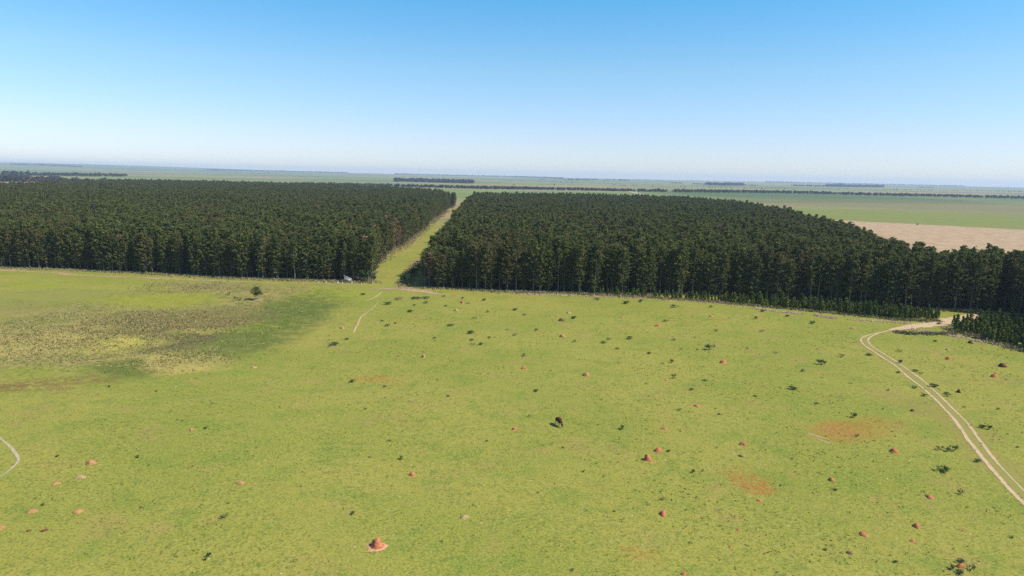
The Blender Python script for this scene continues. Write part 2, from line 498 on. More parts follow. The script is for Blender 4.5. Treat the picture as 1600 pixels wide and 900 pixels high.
fc = t.mix(t.math('MULTIPLY', ell(690, 780, 292, 318, .3, True), .6), fc, (.22, .25, .10))
col = t.mix(farm, col, fc)
tan = t.math('MULTIPLY', t.math('SUBTRACT', 1.0, line((1307, 344), (1600, 359), 12, False)), t.rng(t.vm('DOT_PRODUCT', P, (.45, .89, 0), out=1), 300, 330))
tan = t.math('MULTIPLY', tan, t.rng(t.vm('DOT_PRODUCT', P, (1, 0, 0), out=1), 190, 215))
tcol = t.mix(t.rng(t.noise(P, .09, 5, .75), .38, .64), (.50, .355, .30), (.38, .255, .205))
tcol = t.mix(t.math('MULTIPLY', t.rng(t.noise(P, .5, 3, .7), .5, .62), .5), tcol, (.24, .17, .10))
col = t.mix(tan, col, tcol)
col = t.vm('MULTIPLY', col, (.87, .865, .64))
t.base(col)
t.b.inputs['Specular IOR Level'].default_value = 0.05
t.bump(t.math('ADD', t.math('MULTIPLY', n1, 1.0), t.math('MULTIPLY', nf, .6)), .55, .22)
ground = ob('ground', mesh_from('ground', np.column_stack([GX.ravel(), GY.ravel(), GZ.ravel()]), F4, [t.m], smooth=True))
tag(ground, 'green and olive pasture plain stretching to the horizon', None, None, 'structure')

# litter floor under the pines
cxx = (GX[:-1, :-1] + GX[1:, 1:]).ravel() / 2; cyy = (GY[:-1, :-1] + GY[1:, 1:]).ravel() / 2
okf = (inside(PL, cxx, cyy) | inside(PR, cxx, cyy))
t = NT('needle_litter')
n = t.noise(t.pos(), .5, 4, .7)
t.base(t.mix(t.rng(n, .4, .62), (.13, .085, .05), (.085, .085, .035)))
ff = F4[okf]; used = np.unique(ff); remap = np.zeros(GX.size, int); remap[used] = np.arange(len(used))
vv = np.column_stack([GX.ravel()[used], GY.ravel()[used], GZ.ravel()[used] + .03])
tag(ob('forest_floor', mesh_from('forest_floor', vv, remap[ff], [t.m], smooth=True)), 'brown needle litter under the pines', None, None, 'structure')


# ------------------------------------------------------------------ tracks and paths
def smooth_line(pts, step=.6):
    p = np.array(pts, float); q = [p[0]] + list(p) + [p[-1]]; out = []
    for i in range(1, len(q) - 2):
        a, b, c, d = q[i - 1], q[i], q[i + 1], q[i + 2]
        n = max(2, int(np.linalg.norm(c - b) / step))
        for k in range(n):
            s = k / n
            out.append(.5 * ((2 * b) + (-a + c) * s + (2 * a - 5 * b + 4 * c - d) * s * s + (-a + 3 * b - 3 * c + d) * s ** 3))
    out.append(q[-1]); return np.array(out)


def ribbon(name, pix, widths, mat, dz=.03, label='', seed=0, rough=.22, frac=0, world=False):
    g = np.random.default_rng(seed)
    pts = [p if world else W(*p) for p in pix]
    w = widths if isinstance(widths, (list, tuple)) else [widths] * len(pts)
    c = smooth_line([(a, b, ww) for (a, b), ww in zip(pts, w)])
    d = np.gradient(c[:, :2], axis=0); d /= np.linalg.norm(d, axis=1, keepdims=True) + 1e-9
    nrm = np.stack([-d[:, 1], d[:, 0]], 1)
    n = len(c); cols = 5; V = []
    def js():
        k = g.normal(size=n); k2 = np.interp(np.arange(n), np.arange(0, n + 6, 6), g.normal(size=len(np.arange(0, n + 6, 6))))
        return 1 + rough * (.45 * k + .9 * k2)
    l, r_ = js(), js()
    for k in range(cols):
        s = (k / (cols - 1) - .5)
        ww = c[:, 2] * s * np.clip(l if s < 0 else r_, .25, 2.2)
        xy = c[:, :2] + nrm * ww[:, None]
        V.append(np.column_stack([xy, gz(xy[:, 0], xy[:, 1]) + dz]))
    V = np.stack(V, 1).reshape(-1, 3)
    J = np.arange(n * cols).reshape(n, cols)
    f = np.stack([J[:-1, :-1], J[:-1, 1:], J[1:, 1:], J[1:, :-1]], -1).reshape(-1, 4)
    o = ob(name, mesh_from(name, V, f, [mat], smooth=True))
    return tag(o, label, None, None, 'structure')


def earth(name, a, b, c, sc=.9):
    t = NT(name); n = t.noise(t.pos(), sc, 5, .7)
    cc = t.mix(t.rng(n, .38, .62), a, b)
    cc = t.mix(t.math('MULTIPLY', t.rng(t.noise(t.pos(), 3.5, 3, .7), .52, .68), .6), cc, c)
    t.bump(n, .5, .12); return t.base(cc)


M_sand = earth('track_sand', (.52, .365, .22), (.42, .295, .175), (.28, .21, .095))
M_red = earth('red_track', (.40, .26, .16), (.27, .17, .10), (.20, .18, .07), .5)
M_path = earth('path_dust', (.44, .36, .25), (.34, .28, .17), (.22, .22, .08), 1.2)
M_verge = earth('track_verge', (.245, .205, .052), (.205, .205, .043), (.29, .215, .085), .8)
RL = [(1397, 515), (1375, 520), (1358, 523.5), (1347, 528), (1345, 532.5), (1350, 539), (1360, 546), (1375, 556), (1400, 572.5), (1420, 590), (1437, 602.5), (1450, 614), (1467, 630), (1493, 658), (1517, 693), (1550, 733), (1573, 760), (1600, 787), (1640, 828), (1700, 890)]
RR = [(1400, 514.5), (1380, 518.5), (1363, 525), (1356, 531), (1360, 539), (1375, 549.5), (1395, 561.5), (1415, 575), (1440, 593), (1457, 608), (1477, 627), (1510, 660), (1530, 687), (1550, 713), (1570, 736), (1590, 757), (1625, 793), (1690, 860)]
mid = [((RL[i][0] + RR[i][0]) / 2, (RL[i][1] + RR[i][1]) / 2) for i in range(2, 10)] + [(1445, 604), (1472, 629), (1501, 659), (1523, 690), (1550, 723), (1573, 750), (1600, 777), (1640, 820)]
ribbon('track_verge', mid, 2.7, M_verge, .02, 'worn olive strip between and beside the sandy ruts', 3, .35)
ribbon('sandy_track', RL, [.8, .7, .6, .5, .5, .5, .5, .55, .55, .5, .5, .5, .55, .6, .7, .62, .6, .6, .6, .6], M_sand, .045, 'pale sandy wheel rut bending toward the plantation', 4, .22)
ribbon('sandy_track', RR, [.8, .7, .55, .5, .45, .42, .45, .45, .4, .4, .4, .42, .5, .55, .35, .25, .25, .25], M_sand, .045, 'second thinner sandy wheel rut on the outer side', 5, .25)
ribbon('sandy_track', [(1392, 516), (1420, 511.5), (1450, 507.5), (1480, 503), (1503, 499), (1530, 494), (1560, 491), (1590, 490.5), (1640, 491)], [2.0, 4.2, 5.6, 8.5, 9.5, 6.5, 4.5, 4, 4], M_sand, .05, 'broad pale sandy road entering the shaded pines', 6, .12)
ribbon('dirt_path', [(572, 470), (585, 465), (597, 456), (603, 449), (592, 452), (660, 452.5), (700, 459)][:3], .5, M_path, .03, 'faint footpath crossing the pasture to the grass lane', 7)
ribbon('dirt_path', [(553, 520), (556, 512), (560, 505), (564, 496), (571, 490), (584, 480), (592, 470)], [.42, .45, .42, .36, .3, .22, .15], M_sand, .03, 'short pale footpath rising toward the grass lane', 8, .2)
ribbon('dirt_path', [(-30, 665), (0, 685), (12, 695), (22, 706), (29, 718), (22, 728), (8, 740), (-15, 752)], [.35, .38, .42, .42, .4, .3, .25, .2], M_path, .03, 'thin crooked cattle path in the near pasture', 9, .25)
ribbon('firebreak_track', [(572, 451.5), (600, 451.5), (640, 452), (665, 455), (690, 460), (720, 462)], [1, 3.2, 4, 3.4, 2.6, 1], M_red, .03, 'reddish dirt strip crossing the mouth of the grass lane', 10, .4)
ribbon('firebreak_track', [(625, 452.2), (655, 455.5), (682, 459.5)], [.5, 1.2, .6], M_sand, .06, 'pale rut across the mouth of the grass lane', 11, .4)
ribbon('firebreak_track', [(-60, 420), (0, 422), (60, 425), (130, 430), (200, 433), (270, 436), (340, 439), (400, 441), (480, 443.5), (560, 446)], [3, 3, 3.4, 3.0, 2.2, 2.4, 2, 1.6, 1.0, .8], M_red, .03, 'dry reddish firebreak strip along the left plantation', 12, .45)
ribbon('wheel_ruts', [(1258, 676), (1275, 681), (1297, 688)], [.15, .3, .15], M_sand, .03, 'short pale scrape beside the bare red earth', 13, .3)
ribbon('wheel_ruts', [(1262, 681), (1280, 687), (1305, 695)], [.12, .22, .1], M_sand, .03, 'second short pale scrape beside the bare red earth', 14, .3)
ribbon('dirt_path', [(980, 299), (992, 301.5), (1008, 305.5)], [25, 20, 16], earth('far_track', (.36, .32, .2), (.33, .3, .17), (.25, .25, .12), .02), .6, 'pale track in the fields beyond the right plantation', 15, .3)

# ------------------------------------------------------------------ saplings (young broadleaf planting in front of the right block)
def sapling_mesh(i):
    g = np.random.default_rng(300 + i); H = 3.6; cen = []
    for k in range(16):
        h = H * (.14 + .84 * k / 16); r = .62 * (1 - (h / H) ** 1.7) + .1
        m = 6; th = g.random(m) * 6.28; rr = r * np.sqrt(g.random(m))
        cen.append(np.column_stack([np.cos(th) * rr, np.sin(th) * rr, h + g.normal(size=m) * .16]))
    v, f = quads(np.concatenate(cen), .2, np.array([0, 0, 1.1]), 1.5, g)
    tv, tf = tube([(0, 0, -.2), (0.03, 0, H * .5), (0, .04, H * .93)], [.04, .03, .01], 4)
    V, Fc = join([(v, f), (tv, tf)])
    return mesh_from('sapling', V, Fc, [M_sap, M_bark], [0] * len(f) + [1] * len(tf))


SM = [sapling_mesh(i) for i in range(4)]
low1 = [W(905, 459), W(960, 462), W(1040, 466), W(1120, 472), W(1200, 479.5), W(1280, 487), W(1350, 494), W(1410, 500), W(1462, 501)]
up1 = [W(1472, 492), W(1400, 490), W(1250, 478), W(1100, 468), W(1000, 462), W(905, 458)]
low2 = [W(1484, 514), W(1510, 522), W(1545, 533), W(1600, 548), W(1640, 559)]
up2 = [W(1640, 520), W(1600, 508), W(1550, 503), W(1510, 503), W(1490, 507)]
pts = []
for P_, fr, st in ((low1 + up1, low1, 1.35), (low2 + up2, low2, 1.75)):
    X, Y = np.meshgrid(np.arange(0, 240, st), np.arange(150, 300, st)); X = X.ravel() + R.normal(size=X.size) * .35; Y = Y.ravel() + R.normal(size=Y.size) * .35
    ok = inside(P_, X, Y) & (R.random(len(X)) > .3)
    d, run = seg_dist(fr, X[ok], Y[ok]); pts.append(np.column_stack([X[ok], Y[ok], d, run, np.full(ok.sum(), len(pts))]))
sp = np.concatenate(pts); print('saplings', len(sp))
sx, sy, _ = topix(sp[:, 0], sp[:, 1], sp[:, 0] * 0 + 2)
inview = sx < 1606
keyd = np.where(inview, sp[:, 2], 1e5); od = np.argsort(keyd)[:290]; rs = np.argsort(keyd)[290:]
sc_s = R.normal(1.0, .26, len(sp)).clip(.5, 1.6) * np.where(sp[:, 4] > .5, .95, np.interp(sx, [900, 1000, 1200, 1380, 1455], [.55, .68, .92, 1.0, .75]))
rows = {}
for n in od: rows.setdefault((int(sp[n, 4]), min(3, int(sp[n, 2] / 1.6))), []).append(n)
SS = {}
for (pt, rw), idx in rows.items():
    idx.sort(key=lambda n: sp[n, 3])
    for k, n in enumerate(idx):
        v_ = (k + rw) % 4
        o = ob('sapling', SM[v_]); o.location = (sp[n, 0], sp[n, 1], float(gz(sp[n, 0], sp[n, 1]))); o.rotation_euler = (0, 0, R.random() * 6.28)
        o.scale = (sc_s[n] * 1.05, sc_s[n] * 1.05, sc_s[n]); SS.setdefault(v_, o)
        where = 'edge of the right plantation' if pt == 0 else 'clump beyond the sandy road'
        tag(o, f"bright green sapling, {ordn(k + 1)} in the {rowname[rw]} row, {where}, counted rightwards", 'sapling', 'saplings planted along the pines')
g4 = R.integers(0, 4, len(rs))
scatter('young_trees', sp[rs, :2], gz(sp[rs, 0], sp[rs, 1]), np.column_stack([sc_s[rs] * 1.05] * 2 + [sc_s[rs]]), R.random(len(rs)) * 6.28, g4, [(SS[k],) for k in range(4)], 'dense inner rows of bright green saplings before the pines')

# ------------------------------------------------------------------ landmarks for the labels
LM = [('the grazing cow', W(875, 668)), ('the tall rimmed termite mound', W(587, 858)), ('the sandy track bend', W(1345, 532)),
      ('the lone marsh tree', W(402, 468)), ('the bare red earth', W(1325, 678)), ('the grass lane mouth', W(612, 446)),
      ('the crooked cattle path', W(30, 718)), ('the short pale footpath', W(556, 512)), ('the broad sandy road', W(1490, 501)),
      ('the red earth scar', W(1165, 746)), ('the widest green shrub', W(1483, 706)), ('the round dark shrub', W(1111, 547))]
used_labels = set()


def place_label(desc, x, y):
    best = sorted(LM, key=lambda l: math.hypot(l[1][0] - x, l[1][1] - y))
    for nm, (lx, ly) in best:
        dx, dy = x - lx, y - ly
        if math.hypot(dx, dy) < 1.6: continue
        a, b = abs(round(dx)), abs(round(dy)); s = 'right' if dx > 0 else 'left'
        h = f"{a} m {s} of" if a else ''; v = f"{b} m {'beyond' if dy > 0 else 'before'}" if b else ''
        if a and b: l = f"{desc}, {a} m {s} and {v} {nm}"; l = l if len(l.split()) <= 16 else l.replace(' and ', ', ')
        else: l = f"{desc}, about {h or v} {nm}"
        if l not in used_labels and len(l.split()) <= 16:
            used_labels.add(l); return l
    raise ValueError(desc)


# ------------------------------------------------------------------ termite mounds
def mound_mesh(kind, seed, mat):
    g = np.random.default_rng(500 + seed); prof = {
        'tall': [(.50, 0), (.44, .14), (.36, .42), (.30, .78), (.22, 1.05), (.11, 1.2), (0, 1.24)],
        'dome': [(.52, 0), (.47, .12), (.38, .27), (.27, .41), (.14, .50), (0, .52)],
        'low': [(.55, 0), (.48, .09), (.34, .19), (.2, .26), (.08, .29), (0, .3)]}[kind]
    bm = bmesh.new(); n = 18; rings = []
    off = g.random(4) * 6.28
    fine = []
    for (r1, h1), (r2, h2) in zip(prof[:-1], prof[1:]):
        fine += [(r1, h1), ((r1 + r2) / 2 * 1.02, (h1 + h2) / 2)]
    fine[0] = (fine[0][0] * 1.02, -.12)
    for r, h in fine:
        ring = []
        for k in range(n):
            th = 6.2832 * k / n
            q = 1 + .16 * math.sin(2 * th + off[0] + h * 2) + .11 * math.sin(3 * th + off[1] - h * 3) + .07 * math.sin(7 * th + off[2] + 5 * h) + g.normal() * .04
            ring.append(bm.verts.new((r * q * math.cos(th) + .06 * h, r * q * math.sin(th) + .03 * h, h * (1 + .05 * g.normal()))))
        rings.append(ring)
    top = bm.verts.new((.06 * prof[-1][1], 0, prof[-1][1]))
    for a, b in zip(rings[:-1], rings[1:]):
        for k in range(n): bm.faces.new((a[k], a[(k + 1) % n], b[(k + 1) % n], b[k]))
    for k in range(n): bm.faces.new((rings[-1][k], rings[-1][(k + 1) % n], top))
    for f in bm.faces: f.smooth = True
    me = bpy.data.meshes.new('termite_mound'); bm.to_mesh(me); bm.free(); me.materials.append(mat); return me


def mound_mat(name, a, b):
    t = NT(name); n = t.noise(t.objco(), 4, 5, .7)
    t.bump(t.noise(t.objco(), 7, 5, .7), 1.0, .12)
    return t.base(t.mix(t.rng(n, .38, .62), a, b))


MM = {'r': mound_mat('red_earth', (.52, .19, .09), (.36, .125, .06)), 's': mound_mat('sandy_earth', (.43, .22, .10), (.33, .17, .075)),
      'd': mound_mat('dark_earth', (.16, .07, .045), (.10, .055, .035)), 'p': mound_mat('pale_earth', (.38, .27, .13), (.28, .22, .09))}
CN = {'r': 'red', 's': 'sandy orange', 'd': 'dark brown', 'p': 'pale tan'}
KN = {'tall': 'tall', 'dome': 'rounded', 'low': 'low'}
cache = {}
MOUNDS = [  # x, y(base), width px, shape, colour
    (643, 744, 11, 'dome', 'r'), (1090, 636, 10, 'low', 'r'), (804, 672, 8, 'dome', 'r'), (1038, 671, 9, 'low', 'r'), (1029, 707, 12, 'dome', 'r'),
    (1013, 721, 14, 'tall', 'r'), (1162, 696, 10, 'dome', 'r'), (1158, 714, 8, 'low', 'd'), (1037, 806, 13, 'dome', 'r'), (1188, 784, 9, 'low', 'r'),
    (1154, 829, 6, 'low', 'r'), (1142, 856, 6, 'low', 'r'), (1069, 899, 8, 'dome', 'r'), (1500, 614, 8, 'tall', 'd'), (1427, 643, 7, 'dome', 'd'),
    (1399, 708, 12, 'dome', 'r'), (1301, 752, 10, 'dome', 'r'), (1455, 779, 12, 'low', 'r'), (1434, 825, 12, 'dome', 'r'), (1352, 838, 14, 'low', 'r'),
    (1428, 847, 9, 'low', 'r'), (1504, 888, 12, 'dome', 'r'), (1506, 830, 5, 'low', 'r'), (1328, 866, 9, 'low', 'd'), (139, 727, 14, 'dome', 's'),
    (85, 758, 12, 'low', 's'), (47, 802, 14, 'low', 's'), (119, 802, 14, 'low', 's'), (374, 757, 12, 'low', 's'), (122, 749, 16, 'low', 'p'),
    (0, 828, 10, 'dome', 's'), (298, 673, 7, 'dome', 's'), (273, 605, 5, 'low', 'p'), (79, 707, 5, 'low', 'p'), (67, 831, 9, 'low', 'd'),
    (43, 831, 7, 'low', 'd'), (219, 794, 6, 'low', 'd'), (661, 559, 8, 'tall', 's'), (534, 514, 7, 'dome', 's'), (722, 474, 7, 'dome', 'r'),
    (712, 486, 7, 'dome', 'p'), (877, 502, 9, 'dome', 'd'), (879, 527, 9, 'dome', 's'), (819, 577, 9, 'dome', 'r'), (916, 588, 11, 'dome', 's'),
    (1131, 568, 10, 'dome', 'r'), (1112, 495, 7, 'low', 's'), (1029, 510, 9, 'low', 'r'), (972, 497, 6, 'low', 's'), (889, 490, 8, 'low', 'p'),
    (1484, 562, 9, 'dome', 'r'), (1569, 574, 12, 'dome', 'd'), (1556, 590, 10, 'dome', 'r'), (1334, 514, 8, 'low', 's'), (1280, 546, 6, 'low', 's'),
    (1537, 546, 5, 'low', 'r'), (1482, 547, 7, 'low', 's'), (396, 575, 8, 'low', 'p'), (1042, 594, 7, 'low', 's'), (725, 811, 14, 'low', 'p'),
    (1519, 537, 9, 'dome', 'd')]
for i, (x, y, w, kd, cl) in enumerate(MOUNDS):
    v = i % 3
    if (kd, cl, v) not in cache: cache[(kd, cl, v)] = mound_mesh(kd, v * 7 + len(kd) + ord(cl), MM[cl])
    wx, wy = W(x, y); o = ob('termite_mound', cache[(kd, cl, v)]); s = .92 * w / ppm(wx, wy)
    o.location = (wx, wy + s * .4, float(gz(wx, wy + s * .4))); o.rotation_euler = (0, 0, i * 1.7); hz = {'tall': .6, 'dome': 1.0, 'low': 1.0}[kd]
    o.scale = (s, s, s * hz)
    tag(o, place_label(f"{KN[kd]} {CN[cl]} termite mound", wx, wy), 'termite mound', 'termite mounds dotted over the pasture')
# the big near mound, standing on its pale rim of washed-out earth
wx, wy = W(587, 856)
big = bpy.data.objects.new('termite_mound', None); C.objects.link(big); big.location = (wx, wy + .3, float(gz(wx, wy + .3)))
tag(big, 'tallest red termite mound standing in a pale orange rim of washed earth', 'termite mound', 'termite mounds dotted over the pasture')
c_ = ob('cone', mound_mesh('tall', 3, MM['r']), big); c_.scale = (1.8, 1.65, .92)
g = np.random.default_rng(5); V = [(0, 0, .06)]; n = 36
for r_, h in ((.9, .07), (1.18, .06), (1.38, -.03)):
    for k in range(n):
        th = 6.2832 * k / n; q = 1 + .10 * math.sin(3 * th + 1) + .06 * math.sin(5 * th) + g.normal() * .05
        V.append((r_ * q * math.cos(th), r_ * .92 * q * math.sin(th), h))
FF = []
for j in range(2):
    for k in range(n): FF.append((1 + j * n + k, 1 + j * n + (k + 1) % n, 1 + (j + 1) * n + (k + 1) % n, 1 + (j + 1) * n + k))
for k in range(0, n, 2): FF.append((0, 1 + (k + 2) % n, 1 + k + 1, 1 + k))
ob('rim', mesh_from('rim', V, FF, [mound_mat('washed_earth', (.58, .33, .18), (.42, .22, .10))], smooth=True), big)
g_ = quads(np.array([(-1.05, .65, .3), (-1.1, .7, .45), (-.95, .62, .35), (-1.2, .6, .25)]), .12)

# ------------------------------------------------------------------ shrubs
def shrub_mesh(i, sparse=False):
    g = np.random.default_rng(700 + i); cen = []; st = []
    nl = int(g.integers(7, 11))
    for k in range(nl):
        th = g.random() * 6.28; r = .42 * math.sqrt(g.random()); h = .35 + .55 * g.random() * (1 - r)
        p = np.array([math.cos(th) * r, math.sin(th) * r, h])
        st.append(tube([(0, 0, -.05), p * .5, p], [.02, .014, .006], 3))
        m = 9 if sparse else 22
        cen.append(p + g.normal(size=(m, 3)) * [.12, .12, .11])
    cen = np.concatenate(cen); cen[:, 2] = np.abs(cen[:, 2]) + .03
    v, f = quads(cen, .062, np.array([0, 0, .5]), 1.35, g)
    V, Fc = join([(v, f)] + st)
    return mesh_from('shrub', V, Fc, [M_shrub, M_bark], [0] * len(f) + [1] * (len(Fc) - len(f)))


HM = [shrub_mesh(i, i >= 5) for i in range(8)]
SHRUBS = '''519 541 18 7;542 531 7;604 476 14 5;622 469 14 5;650 468 14 5;665 467 12 5;665 474 12 4;640 488 9;647 478 6;605 510 8;617 506 5;597 502 5;704 510 10 4;742 498 8;762 488 7;735 522 10 7;765 529 7;738 539 9 4;750 539 10 4;737 532 6;679 529 5;550 598 10 6;601 605 9 4;792 516 5;697 479 6;693 464 6;722 467 6;567 461 8 4;757 470 7;732 475 8 3;
933 469 11 5;979 475 10 6;1056 481 12 6;1110 481 9;1181 499 8 5;1192 487 8;1002 472 8;805 485 10 4;819 493 7;897 498 9;1041 503 8;897 535 10 5;943 537 11 4;953 531 9 4;985 530 10 5;1054 532 8;1119 518 8;1190 519 8;1111 547 15 11;818 557 11 6;838 517 7;1014 553 7;1050 567 6 6;1036 569 6;1053 592 9 9;1064 546 5;1091 547 5;1081 610 8;1103 596 9 3;837 612 8;965 546 6;1086 528 5;978 522 4;804 525 8;
1271 506 11 6;1417 523 13 7;1463 535 7 4;1316 558 10 7;1284 570 12 9;1212 552 7;1255 581 10 5;1240 609 12 7;1359 555 14 4;1407 550 9;1409 568 9 6;1404 583 6;1430 581 8;1439 584 7;1430 607 12 5;1461 605 12 7;1444 619 10;1479 616 8;1389 611 5;1468 507 7;1230 495 7;
1335 653 11 9;1276 632 8;1536 669 10 7;1545 671 10 9;1472 704 14 9;1483 706 10 7;1491 705 15 12;1528 722 12 5;1477 738 22 10;1502 773 10 10;1239 718 5;1304 766 9 4;1341 683 9 6;1490 890 12 8;1518 892 14 12;1500 897 14 6;1503 880 14 7;1482 620 9 7;1508 637 6;1580 841 7 4;
1063 642 10 5;973 671 10 7;1045 706 7 3;1083 739 7 6;1098 737 7 4;1035 782 8 4;828 652 6 5;910 738 6;895 892 9 4;627 718 9 6;607 690 9 3;550 804 8 5;690 847 6;349 811 12 9;325 870 9 8;318 876 8 4;321 670 7;215 715 8 4;89 714 6;65 790 7 2;231 728 5;357 787 5;285 658 5;276 657 4;244 612 5;170 605 6;1124 648 5;1168 545 4;860 580 4;1010 600 4;940 625 5;570 640 5;700 620 5;760 690 5;880 700 4;1180 620 5;1330 600 6;1380 640 5;1120 700 5;1220 760 5;960 800 5;840 770 4;1290 860 6;1400 880 7 4;1560 800 6;470 760 4;400 700 4;300 730 4;1560 640 6;1590 700 6'''
i = 0
for rowt in SHRUBS.replace('\n', '').split(';'):
    if not rowt.strip(): continue
    q = [float(a) for a in rowt.split()]; x, y, w = q[:3]; h = q[3] if len(q) > 3 else w * .55
    wx, wy = W(x, y); k = ppm(wx, wy); sw = w / k * .94; sh = max(.18, (h / k - .25 * sw * .3) * 1.0)
    o = ob('shrub', HM[(i * 5) % 8 if w > 8 else i % 8]); wy += sw * .2
    o.location = (wx, wy, float(gz(wx, wy))); o.rotation_euler = (0, 0, i * 2.4); o.scale = (sw, sw, sh)
    size = 'wide' if sw > 2.4 else 'bushy' if sw > 1.7 else 'small' if sw > 1.0 else 'tiny'
    if x == 1111: l = 'round dark green shrub, the roundest and tallest in mid pasture'
    elif x == 1477: l = 'widest spreading green shrub on the near side of the sandy ruts'
    else: l = place_label(f"{size} {'upright' if sh > sw * .6 else 'low'} green shrub", wx, wy)
    tag(o, l, 'shrub', 'shrubs scattered over the pasture'); i += 1
print('shrubs', i)

# corner growth at the lane mouth: small bushes and young pines
for j, (x, y, w, h) in enumerate(((628, 441, 9, 14), (634, 443, 10, 13), (641, 446, 11, 16), (632, 436, 8, 10), (646, 432, 9, 13), (652, 423, 8, 10), (575, 441, 13, 18), (568, 443, 10, 9), (583, 439, 9, 12), (665, 408, 7, 9))):
    wx, wy = W(x, y); k = ppm(wx, wy); o = ob('bush', HM[j % 5]); o.location = (wx, wy, float(gz(wx, wy))); o.scale = (w / k, w / k, h / k * 1.1); o.rotation_euler = (0, 0, j)
    tag(o, place_label('leafy bush by the pines', wx, wy), 'bush', 'bushes at the lane mouth')

# ------------------------------------------------------------------ lone marsh tree
wx, wy = W(402, 468.5)
e = bpy.data.objects.new('broadleaf_tree', None); C.objects.link(e); e.location = (wx, wy, float(gz(wx, wy)))
tag(e, 'lone round-crowned green tree standing in the marsh', 'tree')
g = np.random.default_rng(77); cen = []; st = [tube([(0, 0, -.3), (.05, 0, .9), (.02, .05, 2.0)], [.17, .13, .11], 7)]
for k in range(26):
    th = g.random() * 6.28; r = 1.75 * math.sqrt(g.random()); h = 2.1 + 3.1 * g.random() * math.sqrt(max(0.05, 1 - (r / 2.1) ** 2))
    p = np.array([math.cos(th) * r, math.sin(th) * r, h]); st.append(tube([(0, 0, 1.5 + g.random() * .6), p * [.45, .45, .72], p], [.07, .045, .015], 4))
    cen.append(p + g.normal(size=(38, 3)) * [.36, .36, .28])
v, f = quads(np.concatenate(cen), .13, np.array([0, 0, .5]), 1.3, g)
ob('crown', mesh_from('crown', v, f, [M_broad]), e); tv, tf = join(st); ob('trunk', mesh_from('trunk', tv, tf, [M_bark], smooth=True), e)
o = ob('bare_earth', mesh_from('bare_earth', [(1.9 * math.cos(a) * (1 + .15 * math.sin(3 * a)), 1.2 * math.sin(a) - .3, .05) for a in np.linspace(0, 6.283, 25)[:-1]], [list(range(24))], [M_path]))
o.location = (wx + .3, wy, float(gz(wx, wy))); tag(o, 'pale bare ground round the foot of the lone tree', None, None, 'structure')
for j, (x, y, w, h) in enumerate(((369, 469, 7, 9), (375, 470, 5, 5), (357, 462, 5, 6), (417, 482, 5, 4))):
    wx, wy = W(x, y); k = ppm(wx, wy); o = ob('shrub', HM[5 + j % 3]); o.location = (wx, wy, float(gz(wx, wy))); o.scale = (w / k, w / k, h / k)
    tag(o, place_label('thin straggly marsh shrub', wx, wy), 'shrub', 'shrubs scattered over the pasture')

# ------------------------------------------------------------------ grasses (uncountable)
def tufts(name, pts, hgt, wid, blades, mat, label, lean=.5, z0=0):
    n = len(pts); g = np.random.default_rng(len(name) + n)
    B = np.repeat(pts, blades, 0); h = np.repeat(hgt, blades) * (.6 + .6 * g.random(n * blades)); w = np.repeat(wid, blades)
    th = g.random(len(B)) * 6.283; off = np.sqrt(g.random(len(B))) * w * 1.2; th2 = g.random(len(B)) * 6.283
    bx = B[:, 0] + np.cos(th2) * off; by = B[:, 1] + np.sin(th2) * off; bz = gz(bx, by) + z0
    dx, dy = np.cos(th) * w * .5, np.sin(th) * w * .5
    ln = g.normal(size=(len(B), 2)) * h[:, None] * lean * .6
    V = np.stack([np.column_stack([bx - dx, by - dy, bz - .02]), np.column_stack([bx + dx, by + dy, bz - .02]), np.column_stack([bx + ln[:, 0], by + ln[:, 1], bz + h])], 1).reshape(-1, 3)
    return tag(ob(name, mesh_from(name, V, np.arange(len(V)).reshape(-1, 3), [mat])), label, None, None, 'stuff')


def grass_mat(name, a, b, c, s=.15):
    t = NT(name); n = t.noise(t.pos(), s, 3, .6); n2 = t.noise(t.pos(), 2.2, 2, .6)
    return t.base(t.mix(t.rng(n2, .4, .64), t.mix(t.rng(n, .4, .6), a, b), c))


def sampling(n, x0, x1, y0, y1, den=None):
    """random ground points, even per square metre, in a world box, thinned by a weight"""
    X = R.uniform(x0, x1, n); Y = R.uniform(y0, y1, n); ok = (np.abs(X) < .80 * Y + 12)
    ok &= ~inside(PL, X, Y) & ~inside(PR, X, Y)
    return X[ok], Y[ok]


def elw(X, Y, x0, x1, y0, y1):
    ax, ay = W((x0 + x1) / 2, y1); bx, by = W((x0 + x1) / 2, y0); lx, _ = W(x0, (y0 + y1) / 2); rx_, _ = W(x1, (y0 + y1) / 2)
    return np.clip(1.25 - np.hypot((X - (lx + rx_) / 2) / ((rx_ - lx) / 2), (Y - (ay + by) / 2) / ((by - ay) / 2)), 0, 1)


Mg1 = grass_mat('pasture_grass', (.12, .155, .03), (.17, .185, .036), (.24, .225, .06))
Mg2 = grass_mat('dry_marsh_grass', (.31, .25, .095), (.25, .22, .075), (.38, .30, .14))
Mg3 = grass_mat('dark_sedge', (.10, .12, .04), (.13, .10, .055), (.07, .085, .03))
X, Y = sampling(62000, -230, 230, 68, 300)
w_ = np.sin(X / 9 + 2 * np.sin(Y / 13)) * np.cos(Y / 11 + X / 31) + np.sin(X / 3.1) * np.cos(Y / 2.7) * .6; ok = (R.random(len(X)) < .35 + .4 * w_) & (Y < 240)
X, Y = X[ok], Y[ok]; print('tufts', len(X))
tufts('grass_tufts', np.column_stack([X, Y]), R.uniform(.07, .24, len(X)), R.uniform(.08, .26, len(X)), 4, Mg1, 'short green grass tufts speckling the grazed pasture', .9)
X, Y = sampling(170000, -260, -30, 150, 330)
